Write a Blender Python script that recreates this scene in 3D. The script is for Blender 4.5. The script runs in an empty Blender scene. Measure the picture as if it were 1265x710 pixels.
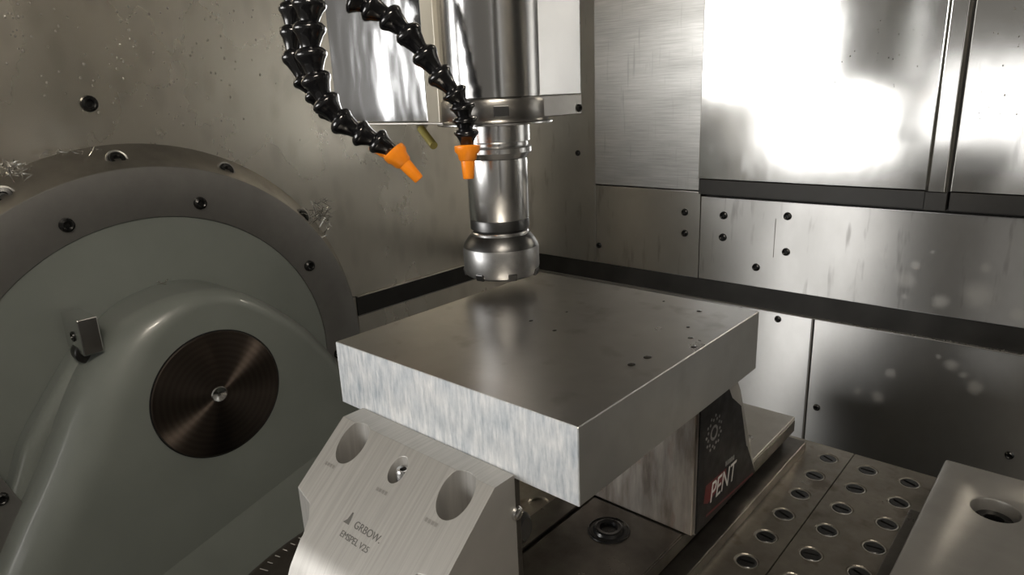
import bpy, bmesh, math, random
from mathutils import Vector, Matrix
import numpy as np
random.seed(7)
scene = bpy.context.scene
COL = scene.collection
PI = math.pi
# ------------------------------------------------------------------ camera
F = 831.863                                   # focal length in pixels of the 1265 x 710 frame
YAW, PITCH, ROLL = 0.736107, 0.278978, -0.0430703
CAM = Vector((0.46677, -0.29258, 0.19233))
fwd = Vector((-math.sin(YAW)*math.cos(PITCH), math.cos(YAW)*math.cos(PITCH), -math.sin(PITCH)))
rgt0 = Vector((math.cos(YAW), math.sin(YAW), 0)); up0 = rgt0.cross(fwd)
rgt = rgt0*math.cos(ROLL) + up0*math.sin(ROLL); upv = up0*math.cos(ROLL) - rgt0*math.sin(ROLL)
cd = bpy.data.cameras.new('camera'); cam = bpy.data.objects.new('camera', cd); COL.objects.link(cam)
cd.sensor_width = 36; cd.lens = F/1265*36; cd.clip_start = 0.01; cd.clip_end = 50
M = Matrix.Identity(4)
for i in range(3):
    M[i][0], M[i][1], M[i][2], M[i][3] = rgt[i], upv[i], -fwd[i], CAM[i]
cam.matrix_world = M
scene.camera = cam
# ------------------------------------------------------------------ world, lights, exposure
vs = scene.view_settings
vs.view_transform = 'Standard'; vs.look = 'None'; vs.gamma = 1; vs.use_curve_mapping = False
vs.exposure = 0.0
wd = bpy.data.worlds.new('workshop'); scene.world = wd; wd.use_nodes = True
wd.node_tree.nodes['Background'].inputs[0].default_value = (1.0, 0.93, 0.82, 1)
wd.node_tree.nodes['Background'].inputs[1].default_value = 0.16
def area(name, loc, target, sx, sy, power, col=(1, 1, 1)):
    l = bpy.data.lights.new(name, 'AREA'); l.shape = 'RECTANGLE'; l.size = sx; l.size_y = sy; l.energy = power; l.color = col
    o = bpy.data.objects.new(name, l); COL.objects.link(o); o.location = loc
    d = Vector(target) - Vector(loc); o.rotation_euler = d.to_track_quat('-Z', 'Y').to_euler()
    return o
# daylight of the workshop's windows and gate, metres behind the open machine door (the polished cover mirrors it)
area('daylight_window_offscreen', (-2.70, -3.50, 0.28), (-2.70, 1.0, 0.28), 3.25, 1.33, 152, (1, 0.98, 0.95))
area('daylight_doorway_offscreen', (-0.435, -3.50, -0.077), (-0.435, 1.0, -0.077), 1.25, 0.72, 5.9, (1, 0.98, 0.95))
# the machine's own lamp under its roof
area('machine_lamp_offscreen', (0.85, -0.60, 1.075), (-0.7, 0.15, 0.0), 0.50, 0.10, 19, (1, 0.90, 0.76))

# ------------------------------------------------------------------ pixel helpers (1265 x 710 frame)
def ray(x, y): return fwd + rgt*((x-632.5)/F) - upv*((y-355)/F)
def onx(x, y, v): d = ray(x, y); return CAM + d*((v-CAM.x)/d.x)
def ony(x, y, v): d = ray(x, y); return CAM + d*((v-CAM.y)/d.y)
def onz(x, y, v): d = ray(x, y); return CAM + d*((v-CAM.z)/d.z)
def ond(x, y, v): return CAM + ray(x, y)*v

# ------------------------------------------------------------------ materials
def newmat(name):
    m = bpy.data.materials.new(name); m.use_nodes = True
    nt = m.node_tree; return m, nt, nt.nodes['Principled BSDF']
def N(nt, t, **kw):
    n = nt.nodes.new(t)
    for k, v in kw.items(): setattr(n, k, v)
    return n
def pos(nt, scale, rot=(0, 0, 0)):
    g = N(nt, 'ShaderNodeNewGeometry'); mp = N(nt, 'ShaderNodeMapping'); mp.inputs['Scale'].default_value = scale; mp.inputs['Rotation'].default_value = rot
    nt.links.new(g.outputs['Position'], mp.inputs['Vector']); return mp.outputs[0]
def noise(nt, vec, scale, detail=4, rough=.55):
    n = N(nt, 'ShaderNodeTexNoise'); n.inputs['Scale'].default_value = scale; n.inputs['Detail'].default_value = detail
    n.inputs['Roughness'].default_value = rough; nt.links.new(vec, n.inputs['Vector']); return n.outputs[0]
def ramp(nt, fac, stops):
    r = N(nt, 'ShaderNodeValToRGB'); e = r.color_ramp.elements
    while len(e) < len(stops): e.new(.5)
    for i, (p, c) in enumerate(stops):
        e[i].position = p; e[i].color = c if len(c) == 4 else (*c, 1)
    nt.links.new(fac, r.inputs[0]); return r.outputs[0]
def maprange(nt, fac, a, b, c, d):
    r = N(nt, 'ShaderNodeMapRange'); nt.links.new(fac, r.inputs[0])
    for i, v in enumerate((a, b, c, d)): r.inputs[1+i].default_value = v
    return r.outputs[0]
def mixc(nt, fac, a, b, mode='MIX'):
    m = N(nt, 'ShaderNodeMix', data_type='RGBA', blend_type=mode)
    if isinstance(fac, float): m.inputs[0].default_value = fac
    else: nt.links.new(fac, m.inputs[0])
    for i, v in ((6, a), (7, b)):
        if isinstance(v, tuple): m.inputs[i].default_value = (*v[:3], 1)
        else: nt.links.new(v, m.inputs[i])
    return m.outputs[2]
def bump(nt, b, h, strength, dist=.001):
    n = N(nt, 'ShaderNodeBump'); n.inputs['Strength'].default_value = strength; n.inputs['Distance'].default_value = dist
    nt.links.new(h, n.inputs['Height']); nt.links.new(n.outputs[0], b.inputs['Normal'])
def steel(name, dark, light, r0, r1, scale=(6, 6, 6), aniso=0, rot=0, spots=None, fine=None, metal=1.0, bmp=0, n2=None, frot=(0, 0, 0), wave=0, trails=None):
    m, nt, b = newmat(name)
    v = pos(nt, scale); n = noise(nt, v, 1.0, 6, .6)
    c = ramp(nt, n, [(.3, dark), (.7, light)])
    ro = maprange(nt, n, .3, .7, r1, r0)
    if fine:                                              # brushing lines
        v2 = pos(nt, fine, frot); nf = noise(nt, v2, 1.0, 3, .6)
        c = mixc(nt, .45, c, ramp(nt, nf, [(.3, tuple(x*.75 for x in dark)), (.7, tuple(min(1, x*1.1) for x in light))]))
        if bmp: bump(nt, b, nf, bmp)
    if wave:                                              # slightly buckled sheet
        bump(nt, b, noise(nt, pos(nt, (22, 22, 9)), 1.0, 2, .5), wave, .004)
    if trails:                                            # tear shaped dried trails below the drops
        vo = N(nt, 'ShaderNodeTexVoronoi', feature='SMOOTH_F1'); vo.inputs['Scale'].default_value = 1; vo.inputs['Smoothness'].default_value = .3
        nt.links.new(pos(nt, trails), vo.inputs['Vector'])
        k = maprange(nt, vo.outputs['Distance'], .20, .45, .24, 0)
        c = mixc(nt, k, c, (.42, .40, .355))
    if n2:                                                # run-down stains: (scale, colour, threshold)
        sc, colr, th, ra = n2
        n3 = noise(nt, pos(nt, sc), 1.0, 3, .5); k = maprange(nt, n3, th, th+.12, 0, .75)
        c = mixc(nt, k, c, colr)
        mm = N(nt, 'ShaderNodeMath', operation='MULTIPLY_ADD'); nt.links.new(k, mm.inputs[0]); mm.inputs[1].default_value = ra
        nt.links.new(ro, mm.inputs[2]); ro = mm.outputs[0]
    if spots:                                             # dried coolant spots with a place of their own
        g = N(nt, 'ShaderNodeNewGeometry'); acc = None
        wob = noise(nt, pos(nt, (60, 60, 60)), 1.0, 2)
        for (p, r) in spots:
            d = N(nt, 'ShaderNodeVectorMath', operation='DISTANCE'); nt.links.new(g.outputs['Position'], d.inputs[0]); d.inputs[1].default_value = p
            ad = N(nt, 'ShaderNodeMath', operation='MULTIPLY_ADD'); nt.links.new(wob, ad.inputs[0]); ad.inputs[1].default_value = r*.8
            nt.links.new(d.outputs['Value'], ad.inputs[2])
            k = maprange(nt, ad.outputs[0], r*.8, r*1.6, 1, 0)
            if acc is None: acc = k
            else:
                mx = N(nt, 'ShaderNodeMath', operation='MAXIMUM'); nt.links.new(acc, mx.inputs[0]); nt.links.new(k, mx.inputs[1]); acc = mx.outputs[0]
        mu = N(nt, 'ShaderNodeMath', operation='MULTIPLY'); nt.links.new(acc, mu.inputs[0]); mu.inputs[1].default_value = .30
        c = mixc(nt, mu.outputs[0], c, (.80, .80, .78))
        mm = N(nt, 'ShaderNodeMath', operation='MULTIPLY_ADD'); nt.links.new(acc, mm.inputs[0]); mm.inputs[1].default_value = .08
        nt.links.new(ro, mm.inputs[2]); ro = mm.outputs[0]
        me = N(nt, 'ShaderNodeMath', operation='MULTIPLY_ADD'); nt.links.new(acc, me.inputs[0]); me.inputs[1].default_value = -.22; me.inputs[2].default_value = metal
        nt.links.new(me.outputs[0], b.inputs['Metallic'])
    else: b.inputs['Metallic'].default_value = metal
    nt.links.new(c, b.inputs['Base Color']); nt.links.new(ro, b.inputs['Roughness'])
    if aniso:
        b.inputs['Anisotropic'].default_value = aniso; b.inputs['Anisotropic Rotation'].default_value = rot
        t = N(nt, 'ShaderNodeTangent', direction_type='RADIAL', axis='Z'); nt.links.new(t.outputs[0], b.inputs['Tangent'])
    return m
def plain(name, col, rough, metal=0, var=.12, sc=30, trans=0, coat=0):
    m, nt, b = newmat(name)
    n = noise(nt, pos(nt, (sc, sc, sc)), 1.0, 4)
    c = ramp(nt, n, [(.3, tuple(x*(1-var) for x in col)), (.7, tuple(min(1, x*(1+var)) for x in col))])
    nt.links.new(c, b.inputs['Base Color']); b.inputs['Metallic'].default_value = metal
    nt.links.new(maprange(nt, n, .3, .7, rough*.85, rough*1.15), b.inputs['Roughness'])
    b.inputs['Transmission Weight'].default_value = trans; b.inputs['Coat Weight'].default_value = coat
    return m
YW = 1.0852
def spot(x, y, r): return (tuple(ony(x, y, YW)), r*1.27)
SP_UP = [spot(1210, 365, .020), spot(1162, 372, .011), spot(1118, 345, .013), spot(1131, 327, .006), spot(1256, 388, .009), spot(1218, 331, .007), spot(1092, 315, .007), spot(1117, 366, .004), spot(1152, 311, .003)]
SP_LO = [spot(1100, 460, .008), spot(1175, 450, .009), spot(1205, 478, .011), spot(1085, 490, .010), spot(1160, 440, .004), spot(1190, 463, .005), spot(1060, 482, .006)]
mt = {}
ROT = .25


mt['wall_l'] = steel('warm brushed stainless sheet', (.62, .59, .52), (.74, .705, .625), .24, .32, (5, 5, 3), .4, .0, trails=(28, 28, 13))
mt['wall_b'] = steel('stainless sheet', (.55, .545, .53), (.70, .695, .68), .33, .40, (5, 5, 3), .98, ROT, spots=SP_UP, n2=((55, 55, 9), (.40, .39, .38), .60, .05))
mt['wall_lo'] = steel('stainless sheet of the lower wall', (.55, .545, .53), (.70, .695, .68), .31, .38, (6, 6, 4), .98, ROT, spots=SP_LO)
mt['brushed'] = steel('brushed stained steel', (.36, .36, .35), (.56, .555, .54), .30, .40, (4, 4, 10), .6, 0, fine=(12, 12, 420), n2=((110, 110, 10), (.33, .33, .32), .62, .05))
mt['cover'] = steel('polished stainless cover', (.70, .70, .69), (.80, .80, .79), .10, .17, (4, 4, 4), .3, 0, wave=.05, n2=((40, 40, 9), (.62, .62, .61), .62, .06))
mt['dark_band'] = plain('dark steel rail', (.032, .031, .029), .42, .35, .3, 12)
mt['black_rubber'] = plain('black rubber', (.012, .012, .013), .30, 0, .2, 60)
mt['screw'] = plain('blackened screw steel', (.035, .035, .035), .28, .8, .2, 90)
mt['floor'] = plain('dark oily sheet', (.03, .028, .026), .35, .7, .4, 8)
mt['ring'] = steel('turned grey steel flange', (.30, .295, .285), (.42, .415, .40), .36, .48, (7, 7, 7), metal=.85)
mt['ring_side'] = steel('flange edge steel', (.26, .25, .23), (.44, .42, .38), .30, .45, (9, 9, 9), metal=.9)
mt['paint'] = plain('grey green machine enamel', (.178, .196, .182), .36, 0, .06, 9, coat=.2)
mt['boss'] = None
mt['alu_top'] = steel('oily aluminium skin', (.42, .415, .405), (.54, .53, .515), .26, .36, (9, 9, 9), metal=1.0, n2=((24, 24, 24), (.34, .325, .305), .58, .06))
mt['alu_saw'] = steel('sawn bright aluminium', (.34, .40, .46), (.95, .96, .97), .42, .55, (48, 48, 36), fine=(330, 20, 46), frot=(0, .6, 0), bmp=.5, metal=.55)
mt['alu_side'] = steel('dull aluminium flank', (.44, .445, .44), (.57, .57, .56), .30, .40, (9, 9, 9), n2=((20, 20, 20), (.46, .46, .45), .6, .1))
mt['jaw'] = steel('ground nickelled steel', (.40, .39, .37), (.46, .45, .43), .46, .54, (7, 7, 7), fine=(500, 12, 12), metal=.7)
mt['jaw_in'] = steel('grimy brown stained jaw steel', (.12, .095, .075), (.62, .58, .53), .30, .5, (60, 60, 10), metal=.75, n2=((60, 60, 20), (.24, .13, .085), .58, .1))
mt['vise_dark'] = steel('oily dark vise steel', (.085, .078, .070), (.20, .185, .165), .25, .42, (16, 16, 16), metal=.9)
mt['table'] = steel('worn ground table steel', (.22, .20, .17), (.44, .405, .35), .26, .42, (18, 18, 18), metal=.9, n2=((30, 30, 30), (.15, .12, .095), .58, .08))
mt['plate_light'] = steel('clean ground plate', (.50, .48, .44), (.66, .64, .60), .30, .40, (14, 14, 14), metal=.85)
mt['fixture'] = steel('grey ground fixture steel', (.28, .272, .255), (.38, .37, .35), .38, .48, (8, 8, 8), metal=.7)
mt['chrome'] = steel('ground tool steel', (.66, .66, .66), (.80, .80, .80), .18, .26, (20, 20, 20))
mt['tool_dark'] = steel('dark tool steel', (.075, .075, .075), (.12, .12, .12), .30, .40, (30, 30, 30))
mt['cutter'] = steel('nickelled cutter steel', (.30, .30, .30), (.46, .46, .46), .30, .42, (60, 60, 60))
mt['head'] = steel('polished spindle housing steel', (.46, .46, .46), (.60, .60, .60), .14, .22, (8, 8, 5))

mt['head_white'] = steel('bright housing sheet', (.60, .61, .63), (.74, .75, .77), .08, .13, (5, 5, 4), wave=.35)
mt['head_cream'] = plain('cream painted housing edge', (.56, .53, .45), .3, .2, .05, 10)
mt['head_ring'] = steel('dull spindle ring steel', (.27, .26, .25), (.37, .36, .34), .26, .34, (12, 12, 12))
mt['hose'] = plain('black hose plastic', (.006, .006, .007), .16, 0, .2, 60, coat=.3)
mt['orange'] = plain('orange nozzle plastic', (.92, .27, .012), .32, 0, .08, 60)
mt['yellow'] = plain('clear yellow tube plastic', (.68, .60, .20), .2, 0, .08, 60, trans=.45)
mt['swarf'] = plain('bright aluminium swarf', (.70, .69, .66), .18, 1, .15, 200)
mt['oil'] = plain('dark oil', (.03, .027, .024), .2, .5, .1, 60)
mt['drop'] = plain('clear coolant drops', (.35, .33, .30), .06, .25, .1, 60, coat=1)
mt['sign'] = plain('black sign plate', (.005, .005, .006), .6, 0, .2, 60)
mt['red'] = plain('dark red print', (.11, .007, .011), .5, 0, .15, 60)
mt['white'] = plain('white print', (.55, .54, .53), .5, 0, .1, 60)
mt['emblem'] = plain('grey emblem print', (.16, .16, .16), .5, 0, .4, 300)
mt['engrave'] = plain('etched lettering', (.13, .127, .12), .6, .5, .1, 60)
mt['scale'] = plain('scale markings', (.45, .44, .42), .5, .3, .1, 60)
mt['glass'] = plain('safety glass', (.9, .95, .93), .03, 0, .02, 5, trans=1)
# turned copper-brown boss disc: concentric tool marks around its axis
def boss_mat(cy, cz):
    m, nt, b = newmat('turned dark bronze')
    g = N(nt, 'ShaderNodeNewGeometry'); s = N(nt, 'ShaderNodeVectorMath', operation='SUBTRACT'); nt.links.new(g.outputs['Position'], s.inputs[0]); s.inputs[1].default_value = (0, cy, cz)
    mp = N(nt, 'ShaderNodeVectorMath', operation='MULTIPLY'); nt.links.new(s.outputs[0], mp.inputs[0]); mp.inputs[1].default_value = (0, 1, 1)
    ln = N(nt, 'ShaderNodeVectorMath', operation='LENGTH'); nt.links.new(mp.outputs[0], ln.inputs[0])
    si = N(nt, 'ShaderNodeMath', operation='MULTIPLY'); nt.links.new(ln.outputs['Value'], si.inputs[0]); si.inputs[1].default_value = 2*PI/.0095
    sn = N(nt, 'ShaderNodeMath', operation='SINE'); nt.links.new(si.outputs[0], sn.inputs[0])
    nt.links.new(ramp(nt, maprange(nt, sn.outputs[0], -1, 1, 0, 1), [(0, (.155, .125, .105)), (1, (.18, .146, .124))]), b.inputs['Base Color'])
    b.inputs['Metallic'].default_value = 1; b.inputs['Roughness'].default_value = .33; b.inputs['Anisotropic'].default_value = .95; b.inputs['Anisotropic Rotation'].default_value = 0
    t = N(nt, 'ShaderNodeTangent', direction_type='RADIAL', axis='X'); nt.links.new(t.outputs[0], b.inputs['Tangent'])
    bump(nt, b, sn.outputs[0], .03, .0004)
    return m

# ------------------------------------------------------------------ mesh helpers
def tag(o, label=None, cat=None, group=None, kind=None):
    if label: o['label'] = label
    if cat: o['category'] = cat
    if group: o['group'] = group
    if kind: o['kind'] = kind
    return o
def thing(name, label, cat, loc, group=None, kind=None):
    o = bpy.data.objects.new(name, None); COL.objects.link(o); o.location = loc; o.empty_display_size = .02
    return tag(o, label, cat, group, kind)
def wloc(o):
    v = Vector((0, 0, 0))
    while o: v += o.location; o = o.parent
    return v
def link(name, me, mat, parent=None, smooth=False, origin=None):
    """me has world coordinates; they are made relative to the parent (or the given origin)"""
    o = bpy.data.objects.new(name, me); COL.objects.link(o)
    if parent:
        o.parent = parent; off = wloc(parent)
    else:
        off = Vector(origin) if origin is not None else Vector((0, 0, 0)); o.location = off
    if off.length: me.transform(Matrix.Translation(-off))
    for mm in (mat if isinstance(mat, (list, tuple)) else [mat]): me.materials.append(mm)
    if smooth:
        me.shade_smooth()
        if smooth != 'all': me.set_sharp_from_angle(angle=math.radians(35))
    return o
def mesh(verts, faces):
    me = bpy.data.meshes.new('m'); me.from_pydata([tuple(v) for v in verts], [], faces); me.update(); return me
def frombm(bm, recalc=True):
    if recalc: bmesh.ops.recalc_face_normals(bm, faces=bm.faces)
    me = bpy.data.meshes.new('m'); bm.to_mesh(me); bm.free(); return me
def box(a, b, bev=0, seg=2):
    bm = bmesh.new(); r = bmesh.ops.create_cube(bm, size=1)
    for v in bm.verts:
        v.co = Vector([(a[i]+b[i])/2 + v.co[i]*(b[i]-a[i]) for i in range(3)])
    if bev: bmesh.ops.bevel(bm, geom=bm.edges[:], offset=bev, segments=seg, affect='EDGES', profile=.5)
    return frombm(bm)
def prism(poly, axis, a, b, bev=0):
    """polygon in the two other axes (in xyz order), extruded along axis from a to b"""
    bm = bmesh.new(); ax = 'xyz'.index(axis); o = [i for i in range(3) if i != ax]
    rows = []
    for t in (a, b):
        vs_ = []
        for (p, q) in poly:
            c = [0, 0, 0]; c[o[0]] = p; c[o[1]] = q; c[ax] = t; vs_.append(bm.verts.new(c))
        rows.append(vs_)
    n = len(poly)
    bm.faces.new(rows[0]); bm.faces.new(rows[1])
    for i in range(n): bm.faces.new((rows[0][i], rows[0][(i+1) % n], rows[1][(i+1) % n], rows[1][i]))
    bmesh.ops.recalc_face_normals(bm, faces=bm.faces)
    if bev: bmesh.ops.bevel(bm, geom=bm.edges[:], offset=bev, segments=2, affect='EDGES', profile=.5)
    return frombm(bm)
def lathe(prof, n=32, mat=None, closed=False):
    """profile of (radius, z) around the z axis, then the matrix"""
    bm = bmesh.new(); rings = []
    for (r, z) in prof:
        if r < 1e-7: rings.append([bm.verts.new((0, 0, z))])
        else: rings.append([bm.verts.new((r*math.cos(2*PI*k/n), r*math.sin(2*PI*k/n), z)) for k in range(n)])
    pairs = list(zip(rings[:-1], rings[1:])) + ([(rings[-1], rings[0])] if closed else [])
    for A_, B_ in pairs:
        for k in range(n):
            k2 = (k+1) % n
            if len(A_) == 1 and len(B_) == 1: continue
            if len(A_) == 1: bm.faces.new((A_[0], B_[k], B_[k2]))
            elif len(B_) == 1: bm.faces.new((A_[k], B_[0], A_[k2]))
            else: bm.faces.new((A_[k], B_[k], B_[k2], A_[k2]))
    me = frombm(bm)
    if mat is not None: me.transform(mat)
    return me
def zto(d):                                    # rotation taking z to direction d
    return Vector(d).to_track_quat('Z', 'Y').to_matrix().to_4x4()
def tube(path, rad, n=6):
    vs_, fs = [], []; pts = [Vector(q) for q in path]
    for i, q in enumerate(pts):
        d = (pts[min(i+1, len(pts)-1)] - pts[max(i-1, 0)]).normalized()
        u = d.orthogonal().normalized(); w = d.cross(u)
        rr = rad[i] if isinstance(rad, (list, tuple)) else rad
        for k in range(n): vs_.append(q + (u*math.cos(2*PI*k/n) + w*math.sin(2*PI*k/n))*rr)
    for i in range(len(pts)-1):
        for k in range(n): fs.append((i*n+k, i*n+(k+1) % n, (i+1)*n+(k+1) % n, (i+1)*n+k))
    fs.append(tuple(range(n))[::-1]); fs.append(tuple((len(pts)-1)*n+k for k in range(n)))
    return vs_, fs
def boolean(me, cutters):
    a = bpy.data.objects.new('tmp', me); COL.objects.link(a); tmp = [a]
    for c in cutters:
        k = bpy.data.objects.new('tmpc', c); COL.objects.link(k); tmp.append(k)
        md = a.modifiers.new('b', 'BOOLEAN'); md.operation = 'DIFFERENCE'; md.object = k; md.solver = 'EXACT'
    dg = bpy.context.evaluated_depsgraph_get()
    out = bpy.data.meshes.new_from_object(a.evaluated_get(dg))
    for o in tmp: bpy.data.objects.remove(o)
    return out
def bevmesh(me, w, ang=30, seg=2):
    bm = bmesh.new(); bm.from_mesh(me)
    bmesh.ops.remove_doubles(bm, verts=bm.verts, dist=1e-5)
    es = [e for e in bm.edges if len(e.link_faces) == 2 and e.calc_face_angle(0) > math.radians(ang)]
    bmesh.ops.bevel(bm, geom=es, offset=w, segments=seg, affect='EDGES', profile=.5, clamp_overlap=True)
    return frombm(bm)
def text_mesh(body, size, extrude=.0002, shear=0, space=1.0):
    c = bpy.data.curves.new('t', 'FONT'); c.body = body; c.size = size; c.extrude = extrude; c.shear = shear; c.space_character = space
    o = bpy.data.objects.new('t', c); COL.objects.link(o)
    dg = bpy.context.evaluated_depsgraph_get(); me = bpy.data.meshes.new_from_object(o.evaluated_get(dg))
    bpy.data.objects.remove(o); return me

# shared screw head: a dome with a socket
SCREW = lathe([(0, .0006), (.42, .0006), (.46, .0030), (.62, .0036), (.90, .0024), (1.0, .0), (1.0, -.002)], 16)
for v in SCREW.vertices: v.co.z *= 1
def scaled_screw(r):
    me = SCREW.copy(); me.transform(Matrix.Diagonal((r, r, max(.6, r/.006), 1))); return me
_sc = {}
def screw(parent, p, d, r, name='screw', mat='screw'):
    key = (round(r, 4), mat)
    if key not in _sc:
        _sc[key] = scaled_screw(r); _sc[key].materials.append(mt[mat]); _sc[key].shade_smooth(); _sc[key].set_sharp_from_angle(angle=math.radians(40))
    o = bpy.data.objects.new(name, _sc[key]); COL.objects.link(o); o.parent = parent
    o.matrix_local = Matrix.Translation(Vector(p) - wloc(parent)) @ zto(d)
    return o

# ================================================================== the enclosure
XL, ZF, ZC = -0.7636, -0.95, 1.10               # left wall, sump floor, roof
XR, YF = 1.30, -0.75
tag(link('floor', box((XL-.03, YF, ZF-.02), (XR, YW+.05, ZF)), mt['floor']), 'dark oily chip tray floor under the machine table', None, None, 'structure')
tag(link('ceiling', box((XL-.03, YF, ZC), (XR, YW+.05, ZC+.02)), mt['wall_b']), 'stainless roof of the machine enclosure', None, None, 'structure')
# --- left wall with the trunnion flange: upper sheet, dark rail, lower sheet, added window towards the front
wl = thing('wall_left', 'warm stainless side wall behind the round trunnion flange', None, (XL, .1, ZF), kind='structure')
ZB1, ZB0 = -0.2268, -0.2726                     # dark rail running round both walls
YO = -.095                                      # added side window starts here
ZO0, ZO1 = .150, .75
link('wall_panel', box((XL-.02, YO, ZB1), (XL, YW, ZC), .0015), mt['wall_l'], wl)
link('wall_panel', box((XL-.02, YF, ZB1), (XL, YO-.0015, ZO0), .0015), mt['wall_l'], wl)
link('wall_panel', box((XL-.02, YF, ZO1), (XL, YO-.0015, ZC), .0015), mt['wall_l'], wl)
YR0 = .545                                      # the rail starts beside the round flange
link('rail', box((XL-.02, YR0, ZB0), (XL+.003, YW, ZB1-.0004)), mt['dark_band'], wl)
link('rail_lip', box((XL-.0, YR0, ZB1-.002), (XL+.007, YW, ZB1+.0005), .0006), mt['plate_light'], wl)
link('rail_lip', box((XL-.0, YR0, ZB0-.001), (XL+.006, YW, ZB0+.0008), .0006), mt['fixture'], wl)
link('lower_panel', box((XL-.02, YR0, ZF), (XL, YW, ZB0-.001)), mt['wall_l'], wl)
link('lower_panel', box((XL-.02, YF, ZF), (XL, YR0-.001, ZB1-.001)), mt['wall_l'], wl)
screw(wl, onx(110, 128, XL), (1, 0, 0), .0132)
# unseen side window added beyond the left edge to let daylight in: its frame
w1 = thing('added_window_1', 'unseen side window added to the machine enclosure to let daylight in', None, (XL, -.4, ZO0), kind='structure')
for a, b in (((XL-.02, YO-.014, ZO0), (XL+.003, YO-.0016, ZO1)), ((XL-.02, YF, ZO0), (XL+.004, YF+.02, ZO1)), ((XL-.02, YF+.02, ZO0), (XL+.003, YO-.014, ZO0+.012)), ((XL-.02, YF+.02, ZO1-.012), (XL+.003, YO-.014, ZO1))):
    link('added_window_frame', box(a, b, .001), mt['dark_band'], w1)
# --- front wall with open door
wf = thing('wall_front', 'front of the enclosure around the open door', None, (.3, YF, ZF), kind='structure')
link('door_post', box((XL-.03, YF-.03, ZF), (XL+.03, YF, ZC), .002), mt['wall_b'], wf)
link('door_sill', box((XL+.03, YF-.03, ZF), (XR, YF, -.36), .002), mt['wall_b'], wf)
link('door_header', box((XL+.03, YF-.03, .75), (XR, YF, ZC), .002), mt['wall_b'], wf)
link('door_post', box((1.0, YF-.03, -.36), (XR, YF, .75), .002), mt['wall_b'], wf)
tag(link('wall_right', box((XR, YF, ZF), (XR+.02, YW+.05, ZC)), mt['wall_b']), 'stainless side wall facing the trunnion', None, None, 'structure')
# --- back wall
wb = thing('wall_back', 'stainless back wall of riveted sheets behind the spindle and vise', None, (.2, YW, ZF), kind='structure')
link('backing_sheet', box((XL, YW+.02, ZF), (XR, YW+.03, ZC)), mt['dark_band'], wb)
def bpanel(name, x0, x1, z0, z1, y=YW, mat='wall_b', bev=.0012, th=.018):
    return link(name, box((x0, y, z0), (x1, y+th, z1), bev), mt[mat], wb)
xs1, xs2 = -.4887, -.2100
bpanel('wall_panel', XL, xs1-.0008, ZB1, ZC)
bpanel('wall_panel', xs1, xs2, ZB1, -.0308)
bpanel('wall_panel', xs2+.0012, XR, ZB1, -.0397)
bpanel('scraped_panel', xs1, xs2-.001, -.0283, ZC, y=YW-.002, mat='brushed')
bpanel('thin_sheet', ony(958, 270, YW).x, ony(958, 270, YW).x+.0012, ony(958, 318, YW).z, ony(958, 270, YW).z, y=YW-.0008, mat='fixture', bev=0, th=.001)
link('rail', box((XL, YW+.004, ZB0), (XR, YW+.018, ZB1-.0008)), mt['dark_band'], wb)
link('rail_lip', box((XL, YW-.006, ZB0-.002), (XR, YW+.018, ZB0), .0006), mt['fixture'], wb)
xsm = .0496
xlp = ony(915, 400, YW).x
bpanel('lower_panel', XL, xlp-.001, ZF, ZB0-.0022, y=YW-.002, mat='wall_lo')
bpanel('lower_panel', xlp, xsm-.001, ZF, ZB0-.0022, y=YW-.002, mat='wall_lo')
bpanel('lower_panel', xsm+.001, XR, ZF, ZB0-.0022, y=YW-.002, mat='wall_lo')
link('seam_strip', box((xsm-.004, YW-.0045, ZF), (xsm-.0002, YW-.001, ZB0-.003), .001), mt['fixture'], wb)
for q, r in (((714, 29), .0055), ((714, 189), .0058), ((740, 303), .0058), ((846, 262), .0065), ((846, 288), .0065), ((894, 266), .007), ((893, 293), .007), ((973, 267), .0066), ((971, 311), .0066), ((934, 330), .0066)):
    screw(wb, ony(*q, YW), (0, -1, 0), r*1.27)
for q in ((961, 394), (1009, 503), (1247, 562)):
    screw(wb, ony(*q, YW-.002), (0, -1, 0), .0074)
# --- the raised cover (tool changer door) with its sill
dr = thing('door_1', 'polished stainless tool changer door with dark sill on the back wall', None, (.1, YW, .0), kind='structure')
YC = YW-.022
z0c = ony(1000, 228, YC).z
xc0, xc1, xc2 = ony(866, 120, YC).x, ony(1158, 120, YC).x, ony(1190, 120, YC).x
link('door_panel', box((xc0, YC, z0c), (xc1, YW-.0005, ZC-.002), .0015), mt['cover'], dr)
link('door_channel', prism([(xc1+.0006, YW-.0005), (xc1+.0006, YC-.004), (xc1+.006, YC-.009), (xc2-.008, YC-.009), (xc2-.003, YC-.004), (xc2-.003, YW-.0005)], 'z', z0c, ZC-.002, .0006), mt['cover'], dr)
link('channel_gap', box((xc2-.0028, YC+.004, z0c), (xc2-.0002, YW-.0005, ZC-.002)), mt['dark_band'], dr)
link('door_panel', box((xc2, YC, z0c), (XR-.002, YW-.0005, ZC-.002), .0015), mt['cover'], dr)
zs0 = ony(1000, 249, YC).z
link('sill', box((xc0+.001, YC+.001, zs0), (xc1, YW-.0005, z0c-.0008), .001), mt['dark_band'], dr)
link('sill', box((xc1+.0006, YC-.006, zs0), (xc2-.003, YW-.0005, z0c-.0008), .001), mt['dark_band'], dr)
link('sill', box((xc2, YC+.001, zs0), (XR-.002, YW-.0005, z0c-.0008), .001), mt['dark_band'], dr)

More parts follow.
